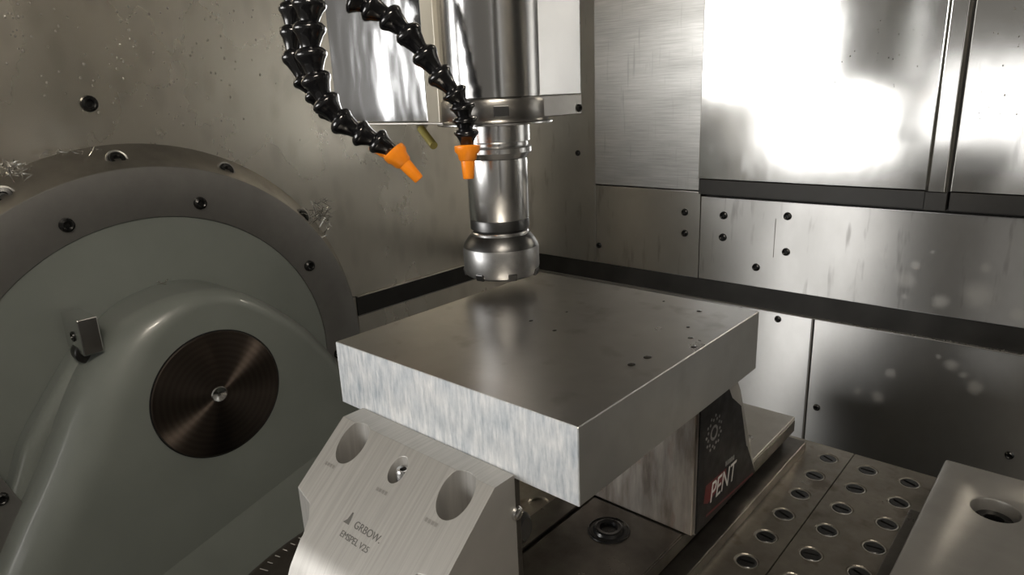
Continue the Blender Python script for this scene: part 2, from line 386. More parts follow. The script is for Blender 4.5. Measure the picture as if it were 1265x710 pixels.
# ================================================================== trunnion: flange, painted arm, boss
CYR, CZR = .1141, -.2815
tr = thing('trunnion', 'round steel trunnion flange with grey green painted swivel arm', 'trunnion', (-.70, CYR, -.80))
def RXat(cy, cz): return Matrix.Translation((0, cy, cz)) @ Matrix.Rotation(PI/2, 4, 'Y')       # z -> x
RX = RXat(CYR, CZR)
XFc = -.70
fl = link('flange', lathe([(.3056, XFc-.014), (.3056, XFc-.0006), (.3066, XFc), (.3863, XFc), (.3875, XFc-.0012)], 128, RX), mt['ring'], tr, True)
link('flange_edge', lathe([(.3875, XFc-.0012), (.3933, XFc-.015), (.4034, XFc-.038), (.4225, XL+.002), (.4225, XL+.0006), (.25, XL+.0006)], 128, RX), mt['ring_side'], tr, True)
link('painted_face', lathe([(0, XFc-.0035), (.3052, XFc-.0035), (.3052, XFc-.014)], 128, RX), mt['paint'], tr, True)
for a in (73.3, 108.9, 29.9, 145, -6, 181):
    a = math.radians(a); screw(tr, (XFc+.0002, CYR+.3309*math.cos(a), CZR+.3309*math.sin(a)), (1, 0, 0), .0112)
# bolts in pockets of the conical edge
for a in (91.4, 65.5, 115, 40, 140.5):
    a = math.radians(a); nrm = Vector((.85, .5*math.cos(a), .5*math.sin(a))).normalized()
    p = Vector((-.7344, CYR+.399*math.cos(a), CZR+.399*math.sin(a)))
    me = lathe([(0, -.002), (.0052, -.002), (.0062, .0022), (.0112, .0028), (.0125, .001), (.0125, -.007)], 20, Matrix.Translation(p + nrm*.004) @ zto(nrm))
    bo = link('bolt', me, mt['screw'], tr, True)
    link('pocket_rim', lathe([(.0128, -.004), (.0133, .001), (.0158, .0018), (.0170, 0), (.0170, -.005)], 24, Matrix.Translation(p + nrm*.0025) @ zto(nrm)), mt['ring'], bo, True)
# arm: rounded pear pod
base = [(-0.3529, -0.8161), (-0.302, -0.6252), (-0.1824, -0.419), (-0.1111, -0.307), (-0.0538, -0.2077), (-0.0157, -0.1568), (0.0289, -0.1161), (0.0734, -0.0957), (0.1256, -0.0868), (0.1752, -0.0932), (0.2223, -0.1161), (0.2771, -0.1606), (0.3305, -0.2179), (0.3789, -0.2943), (0.4132, -0.3834), (0.4298, -0.4852), (0.4361, -0.6252), (0.4387, -0.8161)]
def catmull(pts, k=5):
    out = []
    P = [pts[0]] + pts + [pts[-1]]
    for i in range(1, len(P)-2):
        for t in range(k):
            t /= k; a, b, c, d = (Vector(P[i-1+j]) for j in range(4))
            out.append(.5*((2*b) + (c-a)*t + (2*a-5*b+4*c-d)*t*t + (3*b-a-3*c+d)*t**3))
    out.append(Vector(pts[-1])); return out
OL = catmull(base, 5)
def inset(pl, d):
    out = []
    for i, p in enumerate(pl):
        t = (pl[min(i+1, len(pl)-1)] - pl[max(i-1, 0)]).normalized(); n = Vector((t.y, -t.x))    # inward (clockwise path)
        out.append(p + n*d)
    return out
def pod(ol, x0, x1, r, steps=10):
    vs_, fs = [], []; n = len(ol)
    rr = r if isinstance(r, list) else [r]*n              # fillet radius along the outline
    nrm = [b-a for a, b in zip(ol, inset(ol, 1.0))]
    lay = [None] + list(range(steps+1))
    for k in lay:
        for i, q in enumerate(ol):
            if k is None: vs_.append((x0, q.x, q.y)); continue
            c, s_ = math.cos(PI/2*k/steps), math.sin(PI/2*k/steps); p = q + nrm[i]*(rr[i]*(1-c))
            vs_.append((x1-rr[i]+rr[i]*s_, p.x, p.y))
    for L in range(len(lay)-1):
        for i in range(n-1): fs.append((L*n+i, L*n+i+1, (L+1)*n+i+1, (L+1)*n+i))
    fs.append(tuple((len(lay)-1)*n+i for i in range(n)))
    fs.append(tuple(L*n for L in range(len(lay))) + ())
    fs.append(tuple(L*n+n-1 for L in range(len(lay)))[::-1])
    bm = bmesh.new(); me = mesh(vs_, fs); bm.from_mesh(me); return frombm(bm)
XAF = -.5855
def fil(i):
    t = min(1, max(0, (i/5-4.5)/4.5)); t = t*t*(3-2*t); return .066*(1-t) + .024*t
link('arm', pod(OL, XFc-.002, XAF, [fil(i) for i in range(len(OL))], 14), mt['paint'], tr, True)
# lower step of the arm with a rounded rim, the ledge that carries the bracket
XLD = -.6593
pad = catmull([(-0.3684, -0.8161), (-0.292, -0.5997), (-0.218, -0.4533), (-0.1661, -0.3732), (-0.1362, -0.3146), (-0.1158, -0.2714), (-0.0777, -0.2204), (-0.0471, -0.1815), (-0.0243, -0.1558), (-0.0003, -0.1397), (0.0543, -0.1361), (0.0798, -0.1797), (0.0798, -0.8161)], 4)
link('arm_ledge', pod(pad, XFc-.002, XLD, .020, 6), mt['paint'], tr, True)
# the arm's foot leans out towards the table
a_ = XAF-.0002
link('arm_foot', mesh([(a_, -0.0475, -0.3935), (a_, 0.2898, -0.4495), (a_, 0.4234, -0.5106), (a_, 0.4234, -0.8415), (a_, -0.1875, -0.8415), (a_, -0.1238, -0.5615), (a_+.13, 0.398, -0.8415), (a_+.13, -0.162, -0.8415)],
     [(0, 1, 2, 6, 7, 5), (2, 3, 6), (5, 7, 4), (4, 7, 6, 3), (0, 5, 4, 3, 2, 1)]), mt['paint'], tr)
CB = (.1377, -.2618); XB = XAF+.0002
mt['boss'] = boss_mat(*CB)
bs = link('boss', lathe([(.1059, XB-.002), (.1059, XB+.0015), (.1045, XB+.0028), (.0127, XB+.0028)], 128, RXat(*CB)), mt['boss'], tr, True)
tag(bs, 'dark turned bronze disc')
link('boss_rim', lathe([(.1061, XB-.002), (.1080, XB-.002), (.1080, XB+.0006), (.1061, XB+.0006)], 128, RXat(*CB), closed=True), mt['sign'], bs, True)
link('centre_plug', lathe([(0, XB+.0005), (.005, XB+.0010), (.0095, XB+.0038), (.0120, XB+.0044), (.0134, XB+.0028), (.0134, XB)], 32, RXat(*CB)), mt['chrome'], bs, True)
# bracket block with a slot bolt standing on the ledge
XN = -.615
pn = onx(94, 396.5, XN)                              # upper near corner
yr = onx(108, 390.5, XN).y; zb_ = onx(107, 440, XN).z
lo, hi = -.72, XN
for _ in range(40):
    mid = (lo+hi)/2
    if onx(73.5, 384.5, mid).y > pn.y: lo = mid
    else: hi = mid
xf_ = max(lo, XLD-.03)
bk = box((xf_, pn.y, zb_), (XN, max(yr, pn.y+.027), pn.z), .0016)
bk = link('bracket', bk, mt['chrome'], tr); tag(bk, 'small polished steel bracket block on the painted arm')
link('slot_bolt', lathe([(0, -.001), (.0045, -.001), (.0052, .0018), (.0075, .0016), (.008, 0), (.008, -.003)], 20, Matrix.Translation(((xf_+XN)/2+.004, pn.y-.0005, pn.z*.45+zb_*.55)) @ zto((0, -1, 0))), mt['screw'], bk, True)
link('bracket_foot', lathe([(0, XLD-.002), (.017, XLD-.002), (.017, XLD+.016), (.0155, XLD+.018), (.0, XLD+.018)], 32, RXat(pn.y+.012, zb_-.003)), mt['tool_dark'], bk, True)
# metal guard plate with a screw at the lower left of the arm
gq = [onx(q[0], q[1], XLD) for q in ((-40, 545), (0, 588), (27, 620), (10, 660), (-6, 700), (-60, 700))]
gp = link('guard_plate', prism([(q.y, q.z) for q in gq], 'x', XLD-.001, XLD+.006, .0008), mt['ring'], tr)
tag(gp, 'small grey guard plate with one black screw')
screw(gp, onx(1, 616, XLD+.006), (1, 0, 0), .010)

# ================================================================== rotary table and pallet
ZT = -.300
rt = thing('rotary_table', 'dark round rotary table with engraved degree scale under the pallet', 'rotary table', (.115, .133, -.60))
TC = Matrix.Translation((.115, .133, 0))
link('table_disc', lathe([(0, -.345), (.372, -.345), (.385, -.352), (.385, -.40), (.36, -.41), (.0, -.41)], 128, TC), mt['vise_dark'], rt, True)
link('pedestal', lathe([(.0, -.41), (.28, -.41), (.30, -.62), (0, -.62)], 64, TC), mt['dark_band'], rt, True)
for k in range(150, 236, 2):
    a = math.radians(k); L = .012 if k % 10 == 0 else .008
    ca, sa = math.cos(a), math.sin(a); d = Vector((ca, sa, 0)); t = Vector((-sa, ca, 0))*.0007
    c = Vector((.115, .133, -.3446)); r0, r1 = .371-L, .371
    link('scale_mark', mesh([c+d*r0-t, c+d*r1-t, c+d*r1+t, c+d*r0+t], [(0, 1, 2, 3)]), mt['scale'], rt)
# yoke that ties the arm to the table
link('yoke', box((-.44, -.15, -.80), (.62, .40, -.6203), .01), mt['paint'], rt)

DX, DY = .049, .0535
X0c, Y0r = .2330, .5895                            # plug grid origin (first column beside the vise, last row)
NS = 24
def pallet(name, label, cols, rows):
    th = thing(name, label, 'pallet plate', (X0c + (cols[0]+cols[-1])/2*DX, .25, ZT-.045))
    vs_, fs = [], []
    rh, rc = .0118, .0132
    ea = .0007
    for ci in cols:
        for rj in rows:
            cx, cy = X0c+ci*DX, Y0r-rj*DY
            hx0 = hx1 = DX/2; hy0 = hy1 = DY/2
            if rj == rows[0]: hy1 = .033
            if ci == cols[0]: hx0 -= ea
            if ci == cols[-1]: hx1 -= ea
            st = len(vs_)
            for k in range(NS):
                a = 2*PI*k/NS; c, s = math.cos(a), math.sin(a)
                m_ = max(abs(c), abs(s)); sx, sy = c/m_, s/m_
                vs_.append((cx+sx*(hx1 if sx > 0 else hx0), cy+sy*(hy1 if sy > 0 else hy0), ZT))
            for (r, z) in ((rc, ZT), (rh, ZT-.0012), (rh, ZT-.0030)):
                for k in range(NS):
                    a = 2*PI*k/NS; vs_.append((cx+r*math.cos(a), cy+r*math.sin(a), z))
            for L in range(3):
                for k in range(NS):
                    k2 = (k+1) % NS; fs.append((st+L*NS+k, st+L*NS+k2, st+(L+1)*NS+k2, st+(L+1)*NS+k))
            fs.append(tuple(st+3*NS+k for k in range(NS)))
    xa, xb = X0c+(cols[0]-.5)*DX+ea, X0c+(cols[-1]+.5)*DX-ea
    ya, yb = Y0r-(rows[-1]+.5)*DY, Y0r+.033
    st = len(vs_); zb = ZT-.045
    vs_ += [(xa, ya, ZT), (xb, ya, ZT), (xb, yb, ZT), (xa, yb, ZT), (xa, ya, zb), (xb, ya, zb), (xb, yb, zb), (xa, yb, zb)]
    fs += [(st, st+1, st+5, st+4), (st+1, st+2, st+6, st+5), (st+2, st+3, st+7, st+6), (st+3, st, st+4, st+7), (st+4, st+5, st+6, st+7)]
    link('plate', mesh(vs_, fs), mt['table'], th)
    return th
# slotted plug
def plug_mesh():
    me = lathe([(0, -.0002), (.0085, -.0002), (.0098, -.0012), (.0098, -.0029)], 24)
    a = box((-.0015, -.0078, -.0026), (.0015, .0078, .002)); return boolean(me if False else lathe([(0, -.0003), (.0092, -.0003), (.0105, -.0014), (.0105, -.0029), (0, -.0029)], 24), [a])
PLUG = plug_mesh(); PLUG.materials.clear(); PLUG.materials.append(mt['tool_dark'])
PRING = lathe([(.0106, -.0030), (.0106, -.0006), (.0117, -.0004), (.0117, -.0030)], 24); PRING.materials.append(mt['plate_light'])
ROWS = list(range(0, 13))
t1 = pallet('pallet_plate', 'ground steel pallet plate with slotted plugs running beside and under the vise', list(range(-6, 1)), ROWS)
t2 = pallet('pallet_plate', 'ground steel pallet plate with slotted plugs under the fixture block', list(range(1, 8)), ROWS)
vis = set()
for th, cols in ((t1, range(-6, 1)), (t2, range(1, 8))):
    off = wloc(th)
    for ci in cols:
        if ci < -1 or ci > 2: continue
        for rj in ROWS:
            if rj > 7: continue
            o = bpy.data.objects.new('plug', PLUG); COL.objects.link(o); o.parent = th
            o.location = Vector((X0c+ci*DX, Y0r-rj*DY, ZT)) - off
            o.rotation_euler = (0, 0, PI/2 + random.uniform(-.5, .3))
            r_ = bpy.data.objects.new('plug_ring', PRING); COL.objects.link(r_); r_.parent = o

# ================================================================== vise
XA, XBv = .030, .197
XM = (XA+XBv)/2
VB = -.255
vb = thing('machine_vise', 'steel machine vise with two sloped jaws gripping the aluminium slab', 'vise', (XM, .13, ZT))
link('bed_rail', box((.042, -.19, -.2715), (.188, .584, VB), .0012), mt['vise_dark'], vb)
link('rail_web', box((.052, -.185, -.2855), (.176, .578, -.2717)), mt['dark_band'], vb)
link('base_flange', box((.030, -.20, ZT+.0002), (.203, .592, -.2857), .0015), mt['vise_dark'], vb)
link('rail_cover', box((.060, .43, VB+.0002), (.1875, .5835, VB+.0055), .0008), mt['plate_light'], vb)
screw(vb, onz(925, 541, VB+.0055), (0, 0, 1), .0055, 'dowel', 'chrome')
# slideway strips and socket bolt between the jaws
link('guide_strip', box((.0445, .006, VB+.0002), (.0735, .262, VB+.004), .0008), mt['vise_dark'], vb)
link('guide_strip', box((.0775, .006, VB+.0002), (.187, .262, VB+.0022), .0008), mt['vise_dark'], vb)
pb = onz(752, 655, VB+.002)
sb = link('socket_bolt', lathe([(0, .0006), (.0085, .0006), (.0095, .0040), (.0130, .0046), (.0150, .0036), (.0165, .0008), (.0195, .0006), (.0210, .0018), (.0222, .0012), (.0225, 0)], 36, Matrix.Translation((pb.x, pb.y, VB+.0022))), mt['black_rubber'], vb, True)

def jaw_mesh(sgn):
    """sgn -1: near jaw (slopes towards -Y); +1: far jaw"""
    y0 = -.0004 if sgn < 0 else .2703
    prof = [(0, VB+.0004), (0, -.0515), (.0195, -.0515), (.0880, -.1110), (.0985, -.1270), (.155, VB+.0004)]
    me = prism([(y0+sgn*a, b) for a, b in prof], 'x', XA, XBv)
    cut = []
    for (xa, xb, inner) in ((XA-.05, XA, 1), (XBv, XBv+.05, -1)):
        # side notch seen from above
        if inner == 1: pl = [(XA-.02, .0665), (XA, .0665), (XA+.022, .0705), (XA+.030, .0770), (XA+.034, .086), (XA+.034, .20), (XA-.02, .20)]
        else: pl = [(XBv+.02, .0665), (XBv, .0665), (XBv-.022, .0705), (XBv-.030, .0770), (XBv-.034, .086), (XBv-.034, .20), (XBv+.02, .20)]
        if sgn > 0 and inner == -1: continue
        cut.append(prism([(x, y0+sgn*y) for x, y in pl], 'z', VB-.05, 0))
    for cx, cy, r, zb in ((XM-.0575, .030, .0138, -.10), (XM+.0575, .030, .0138, -.10), (XM, .0325, .0078, -.085)):
        cut.append(lathe([(0, zb), (r, zb), (r, 0), (0, 0)], 64, Matrix.Translation((cx, y0+sgn*cy, 0))))
    me = boolean(me, cut); me.materials.clear()
    return bevmesh(me, .0008, 28), y0
def jaw(sgn, label):
    me, y0 = jaw_mesh(sgn)
    t = tag(link('jaw', me, mt['jaw'], vb, True), label)
    w_n = t.modifiers.new('weighted', 'WEIGHTED_NORMAL'); w_n.keep_sharp = True; w_n.weight = 100
    for cx, cy, r, zb in ((XM-.0575, .030, .0138, -.10), (XM+.0575, .030, .0138, -.10)):
        link('jaw_bolt', lathe([(0, .003), (.0055, .003), (.0065, .010), (.0105, .0108), (.0118, .009), (.0118, 0.0002)], 24, Matrix.Translation((cx, y0+sgn*cy, zb))), mt['screw'], t, True)
    c = Vector((XM+.003, y0+sgn*.030, -.085))
    link('set_screw', lathe([(0, .012), (.0022, .012), (.0026, .0225), (.0048, .023), (.0056, .021), (.0056, 0.0002)], 20, Matrix.Translation(c)), mt['chrome'], t, True)
    return t, y0
jn, yn = jaw(-1, 'grey sloped jaw with engraved lettering and three holes')
jf, yf = jaw(1, 'sloped jaw behind the slab')
# bright worn top edge of the near jaw, brown stained gripping plate of the far jaw
link('jaw_plate', box((XA+.001, yf-.0062, VB+.0026), (XBv-.0005, yf-.0002, -.0562), .0008), mt['jaw_in'], jf)
link('jaw_plate', box((XA+.001, yn+.0006, VB+.0045), (XBv-.0005, yn+.0056, -.0562), .0008), mt['vise_dark'], jn)
# side bolt on the near jaw
pbx = onx(638, 633, XBv)
link('side_bolt', lathe([(0, .003), (.003, .003), (.0045, .0022), (.0052, 0), (.0052, -.002)], 20, Matrix.Translation(pbx) @ zto((1, 0, 0))), mt['chrome'], jn, True)
ks = onx(660, 612, .168)
link('side_knob', lathe([(0, .012), (.008, .012), (.0115, .009), (.0125, .004), (.0125, -.004), (.009, -.012), (0, -.012)], 24, Matrix.Translation((.176, yn+.018, ks.z-.004)) @ zto((1, .2, .1))), mt['black_rubber'], jn, True)

# engraved lettering on the slope of the near jaw
SA = math.atan2(.0595, .0685)
SLN = Vector((0, -math.sin(SA), math.cos(SA))); SLU = Vector((0, math.cos(SA), math.sin(SA)))
def onslope(x, y):
    d = ray(x, y); p0 = Vector((0, yn-.0195, -.0515)); return CAM + d*((p0-CAM).dot(SLN)/d.dot(SLN))
def slope_mat(p, s=1):
    m = Matrix.Identity(4)
    X_, Y_, Z_ = Vector((1, 0, 0)), SLU, SLN
    for i in range(3): m[i][0], m[i][1], m[i][2], m[i][3] = X_[i], Y_[i], Z_[i], p[i]
    return m
def engraving(body, px_, size, name='engraving'):
    me = text_mesh(body, size, .00008); p = onslope(*px_) + SLN*.00012
    me.transform(slope_mat(p)); link(name, me, mt['engrave'], jn)
engraving('GRBOW.', (436, 651), .0074)
engraving('EMSPEL V25', (419, 661), .0062)
# little triangular mark ahead of the first line
p = onslope(424, 644) + SLN*.0002
tri = mesh([(0, 0, 0), (.0065, 0, 0), (.0050, .0085, 0), (.0036, .0085, 0), (.0026, .003, 0)], [(0, 1, 2, 3, 4)])
tri.transform(slope_mat(p)); link('engraved_mark', tri, mt['engrave'], jn)
for q in ((401, 573), (464, 605), (524, 643)):            # illegible etched codes under the holes
    for k in range(4):
        p = onslope(*q) + SLN*.0002 + Vector((.0032*k, 0, 0))
        me = mesh([(0, 0, 0), (.0022, 0, 0), (.0022, .0026, 0), (0, .0026, 0)], [(0, 1, 2, 3)]); me.transform(slope_mat(p)); link('etched_code', me, mt['fixture'], jn)

# black end plate of the far jaw
XP = XBv+.0022
pp = [onx(*q, XP) for q in ((860, 515), (905, 491), (916, 501), (924, 548), (934, 592), (932, 600), (858, 665))]
ypl = [(yf-.0008, -.0565), (yf+.030, -.0600), (pp[1].y, pp[1].z), (pp[2].y, pp[2].z), (pp[3].y-.004, pp[3].z), (pp[3].y, pp[3].z-.004), (yf+.150, VB+.003), (yf-.0008, VB+.003)]
ep = link('end_plate', prism(ypl, 'x', XBv+.0003, XP, .0004), mt['sign'], vb)
tag(ep, 'glossy black end plate with red and white print')
def yz_mat(p):
    m = Matrix.Identity(4)
    for i, (a, b, c) in enumerate(((0, 0, 1), (1, 0, 0), (0, 1, 0))): m[i][0], m[i][1], m[i][2], m[i][3] = a, b, c, p[i]
    return m
pT = onx(876, 622, XP); pE = onx(908, 600, XP)
me = text_mesh('PENT', .026, .0001, .22, 1.0)
w_ = max(v.co.x for v in me.vertices); me.transform(Matrix.Diagonal(((pE.y-pT.y)/w_, 1.25, 1, 1)))
me.transform(yz_mat(pT + Vector((.0003, 0, 0)))); link('lettering', me, mt['white'], ep)
red = [onx(*q, XP) for q in ((872, 600), (897, 578), (897, 590), (874, 622), (869, 622))]
link('red_panel', mesh([(XP+.00012, q.y, q.z) for q in red], [tuple(range(5))]), mt['red'], ep)
rl = [onx(*q, XP) for q in ((872, 636), (930, 583), (930, 585), (872, 639))]
link('red_line', mesh([(XP+.00012, q.y, q.z) for q in rl], [(0, 1, 2, 3)]), mt['red'], ep)
for k in range(5):
    a = onx(896+k*2.3, 576-k*1.9, XP); me = box((XP, a.y, a.z), (XP+.0003, a.y+.0032, a.z+.0055)); link('small_print', me, mt['emblem'], ep)
ec = onx(882, 534, XP)
for k in range(22):
    a = 2*PI*k/22; rr = .017 if k % 2 else .0135
    me = lathe([(0, .0002), (.0016, .0002), (.0018, 0)], 8, Matrix.Translation((XP+.0001, ec.y+rr*math.cos(a), ec.z+rr*1.1*math.sin(a))) @ zto((1, 0, 0))); link('emblem_dot', me, mt['emblem'], ep)
link('emblem_ring', lathe([(.0055, 0), (.0055, .0002), (.0085, .0002), (.0085, 0)], 28, Matrix.Translation((XP+.0001, ec.y, ec.z)) @ zto((1, 0, 0)), closed=True), mt['emblem'], ep)

# ================================================================== aluminium block
BW, BD, BH = .25, .2699, .05486
bm = bmesh.new(); bmesh.ops.create_cube(bm, size=1)
for v in bm.verts: v.co = Vector((BW*(v.co.x+.5), BD*(v.co.y+.5), BH*(v.co.z-.5)))
bmesh.ops.bevel(bm, geom=bm.edges[:], offset=.0006, segments=1, affect='EDGES')
bmesh.ops.recalc_face_normals(bm, faces=bm.faces)
for f in bm.faces:
    n = f.normal
    f.material_index = 0 if n.z > .9 else (1 if n.y < -.6 or (n.y < -.3 and n.z < .5) else 2)
blk = link('aluminium_block', frombm(bm, False), [mt['alu_top'], mt['alu_saw'], mt['alu_side']], origin=(BW/2, BD/2, -BH))
tag(blk, 'square slab of raw aluminium with bright sawn front clamped in the vise', 'metal block')

# ================================================================== fixture block on the right
fx = thing('fixture_block', 'grey steel fixture block with a bolt sunk in its top', 'fixture block', (.50, .30, ZT))
ZX = -.222
hc = onz(1230, 629, ZX)
me = box((.372, .06, ZT+.0004), (.62, .527, ZX))
hole = lathe([(0, ZX-.03), (.0205, ZX-.03), (.0205, ZX+.02), (0, ZX+.02)], 40, Matrix.Translation((hc.x, hc.y, 0)))
me = boolean(me, [hole]); me.materials.clear()
link('body', bevmesh(me, .003, 40, 2), mt['fixture'], fx, True)
bt = link('sunk_bolt', lathe([(0, .006), (.008, .006), (.0095, .018), (.0165, .0185), (.018, .0165), (.018, 0.0002)], 32, Matrix.Translation((hc.x, hc.y, ZX-.03))), mt['screw'], fx, True)
link('side_flange', prism([(.350, .10), (.3716, .10), (.3716, .505), (.362, .505), (.362, .49), (.350, .49)], 'z', ZT+.0004, -.276, .0012), mt['vise_dark'], fx)

# ================================================================== spindle head
AX, AY = .004, .204
TA = Matrix.Translation((AX, AY, 0))
hd = thing('spindle_head', 'polished steel spindle head with round nose hanging above the block', 'spindle head', (AX, AY, .168))
ZH = .1665; ZTOP = ZC-.01
link('housing', lathe([(.0, ZH+.0225), (.0490, ZH+.0225), (.0503, ZH+.024), (.0503, ZTOP), (0, ZTOP)], 64, TA), mt['head'], hd, True)
rg = link('nose_ring', lathe([(.030, ZH+.001), (.0512, ZH+.001), (.0526, ZH+.003), (.0526, ZH+.020), (.0515, ZH+.0222), (.03, ZH+.0222)], 64, TA), mt['head_ring'], hd, True)
kd = Vector((.76, -.65, 0)).normalized(); kp = Vector((AX, AY, ZH+.0115)) + kd*.0526
me = box((-.007, -.0022, -.005), (.007, .003, .005), .0006); ang = math.atan2(kd.y, kd.x)+PI/2
me.transform(Matrix.Translation(kp) @ Matrix.Rotation(ang, 4, 'Z')); link('drive_key', me, mt['tool_dark'], rg)
# flat side cheek towards +X and box casing towards the left wall
XCK = .0532
y0h, y1h = .190, onx(717, 60, XCK).y
link('side_cheek', prism([(AX, y0h), (XCK-.002, y0h), (XCK, y0h+.006), (XCK, y1h), (XCK-.02, y1h+.02), (AX, y1h+.02)], 'z', ZH+.0235, ZTOP, .0008), mt['head'], hd)
link('cheek_foot', prism([(AX, y0h), (XCK, y0h), (XCK+.0014, y0h+.006), (XCK+.0014, y1h-.001), (XCK-.02, y1h+.020), (AX, y1h+.020)], 'z', ZH+.004, ZH+.0232, .0008), mt['head_ring'], hd)
screw(hd, (XCK+.0016, y1h-.006, ZH+.010), (1, 0, 0), .004)
YBX = .165
xl0, xl1 = ony(411, 100, YBX).x, ony(525, 100, YBX).x
link('casing_front', prism([(xl0, YBX), (xl1, YBX), (xl1, YBX+.08), (xl0, YBX+.08)], 'z', ZH+.003, ZTOP, .0012), mt['head_white'], hd)
link('casing_edge', prism([(xl1+.0003, YBX-.0005), (xl1+.026, YBX-.008), (xl1+.030, YBX+.01), (xl1+.030, YBX+.08), (xl1+.0003, YBX+.08)], 'z', ZH+.0025, ZTOP, .0008), mt['head_cream'], hd)
link('casing_rear', prism([(xl0-.001, YBX+.0805), (xl1, YBX+.0805), (xl1, YBX+.14), (xl0-.001, YBX+.14)], 'z', ZH+.003, ZTOP, .0012), mt['head_ring'], hd)
link('casing_lip', box((xl0-.001, YBX-.002, ZH+.0005), (xl1+.0275, YBX+.078, ZH+.0027), .0006), mt['plate_light'], hd)
# gauge plate under the nose
link('nose_flange', lathe([(.02, ZH-.0012), (.0560, ZH-.0012), (.0565, ZH-.0006), (.0565, ZH+.0006), (.02, ZH+.0006)], 72, TA), mt['chrome'], hd, True)
# small clear yellow drain tube under the casing
ta, tb = ony(518, 156, .19), ony(536, 180, .178)
dt = thing('drain_tube', 'short clear yellow plastic tube under the spindle casing', 'tube', ta)
v_, f_ = tube([ta, tb], .0042, 16); link('tube', mesh(v_, f_), mt['yellow'], dt, True)
link('tube_socket', lathe([(0, 0), (.010, 0), (.0085, .005), (.0055, .0075), (0, .0075)], 20, Matrix.Translation(ta + Vector((0, 0, .0045))) @ zto(tb-ta)), mt['head_cream'], dt, True)

# ================================================================== tool in the spindle
tl = thing('face_mill', 'steel tool holder with dark shoulder and nickelled face mill in the spindle', 'milling tool', (AX, AY, .014))
R1 = .0338
link('holder_collar', lathe([(0, .1650), (R1, .1650), (R1, .1492), (.0330, .1484), (.0318, .1478), (.0318, .1452), (.0340, .1440), (.0350, .1428), (.0350, .1386), (.0340, .1372), (.0306, .1330), (0, .1325)], 64, TA), mt['chrome'], tl, True)
link('holder_body', lathe([(0, .1324), (.0302, .1324), (.0304, .1300), (.0304, .0740), (.0298, .0728), (0, .0728)], 64, TA), mt['chrome'], tl, True)
link('holder_band', lathe([(0, .0727), (.0296, .0727), (.0300, .0715), (.0300, .0632), (.0285, .0618), (.0278, .0604), (0, .0604)], 64, TA), mt['tool_dark'], tl, True)
link('holder_lip', lathe([(0, .0603), (.0288, .0603), (.0296, .0592), (.0296, .0572), (0, .0572)], 64, TA), mt['chrome'], tl, True)
link('cutter_shoulder', lathe([(0, .0571), (.0300, .0571), (.0330, .0540), (.0372, .0480), (.0384, .0445), (0, .0445)], 64, TA), mt['tool_dark'], tl, True)
cb = link('cutter_body', lathe([(0, .0444), (.0384, .0444), (.0390, .0425), (.0390, .0230), (.0372, .0165), (.0330, .0140), (0, .0140)], 64, TA), mt['cutter'], tl, True)
for k in range(7):
    a = 2*PI*k/7 + .35; d = Vector((math.cos(a), math.sin(a), 0))
    me = box((-.0045, -.0024, -.0036), (.0045, .0016, .0036), .0008)
    me.transform(Matrix.Translation(Vector((AX, AY, .0185)) + d*.0368) @ Matrix.Rotation(a+PI/2, 4, 'Z') @ Matrix.Rotation(.25, 4, 'X'))
    link('cutting_insert', me, mt['tool_dark'], cb)

# ================================================================== segmented coolant hoses
SEG = lathe([(.30, -.34), (.66, -.33), (.86, -.24), (1.04, -.08), (1.08, .06), (1.03, .22), (.86, .42), (.66, .86), (.56, 1.20), (.55, 1.75), (.30, 1.75)], 24)
SEG.materials.append(mt['hose']); SEG.shade_smooth(); SEG.set_sharp_from_angle(angle=math.radians(50))
NOZ = lathe([(.62, -.15), (.98, -.10), (1.06, .0), (1.04, .45), (.82, .75), (.72, 1.3), (.58, 1.42), (.46, 3.1), (.40, 3.2), (.28, 3.2), (.30, 1.5)], 28)
NOZ.materials.append(mt['orange']); NOZ.shade_smooth(); NOZ.set_sharp_from_angle(angle=math.radians(40))
def hose(label, pts, end, rads, nrad):
    """pts: (px, py, depth) of the flared rims in order; end: nozzle tip"""
    P = [ond(*q) for q in pts]; E_ = ond(*end)
    t = thing('coolant_hose', label, 'coolant hose', P[0], 'segmented coolant hoses at the spindle head')
    for i in range(len(P)-1):
        d = P[i+1]-P[i]; L = d.length; r = rads[0] + (rads[1]-rads[0])*i/(len(P)-2)
        o = bpy.data.objects.new('hose_segment', SEG); COL.objects.link(o); o.parent = t
        o.matrix_local = Matrix.Translation(P[i]-P[0]) @ zto(d) @ Matrix.Diagonal((r, r, L/1.42, 1))
    d = E_-P[-1]
    o = bpy.data.objects.new('nozzle', NOZ); COL.objects.link(o); o.parent = t
    o.matrix_local = Matrix.Translation(P[-1]-P[0]) @ zto(d) @ Matrix.Diagonal((nrad, nrad, d.length/3.2, 1))
    tag(o, 'orange plastic nozzle')
    return t
def dep(px_, d0, d1):
    n = len(px_); return [(x, y, d0+(d1-d0)*i/(n-1)) for i, (x, y) in enumerate(px_)]
hose('black segmented coolant hose with thick flared links and orange nozzle beside the bright casing',
     dep([(382, -27), (382, 4), (382, 34), (384, 66), (390, 97), (402, 126), (420, 149), (444, 164), (466, 174), (486, 187)], .56, .60), (518, 222, .605), (.0138, .0108), .0104)
hose('thinner black segmented hose running behind the thick one along the casing',
     dep([(360, -22), (360, 10), (361, 39), (362, 69), (374, 98), (388, 116), (403, 135), (421, 152), (444, 166), (463, 177)], .63, .66), (493, 205, .665), (.0114, .0090), .0080)
hose('black segmented coolant hose crossing the casing with orange nozzle against the tool holder',
     dep([(436, -2), (456, 8), (481, 21), (504, 41), (524, 67), (542, 92), (561, 114), (571, 131), (574, 147), (576, 163), (577, 181)], .555, .595), (579, 221, .60), (.0116, .0102), .0108)

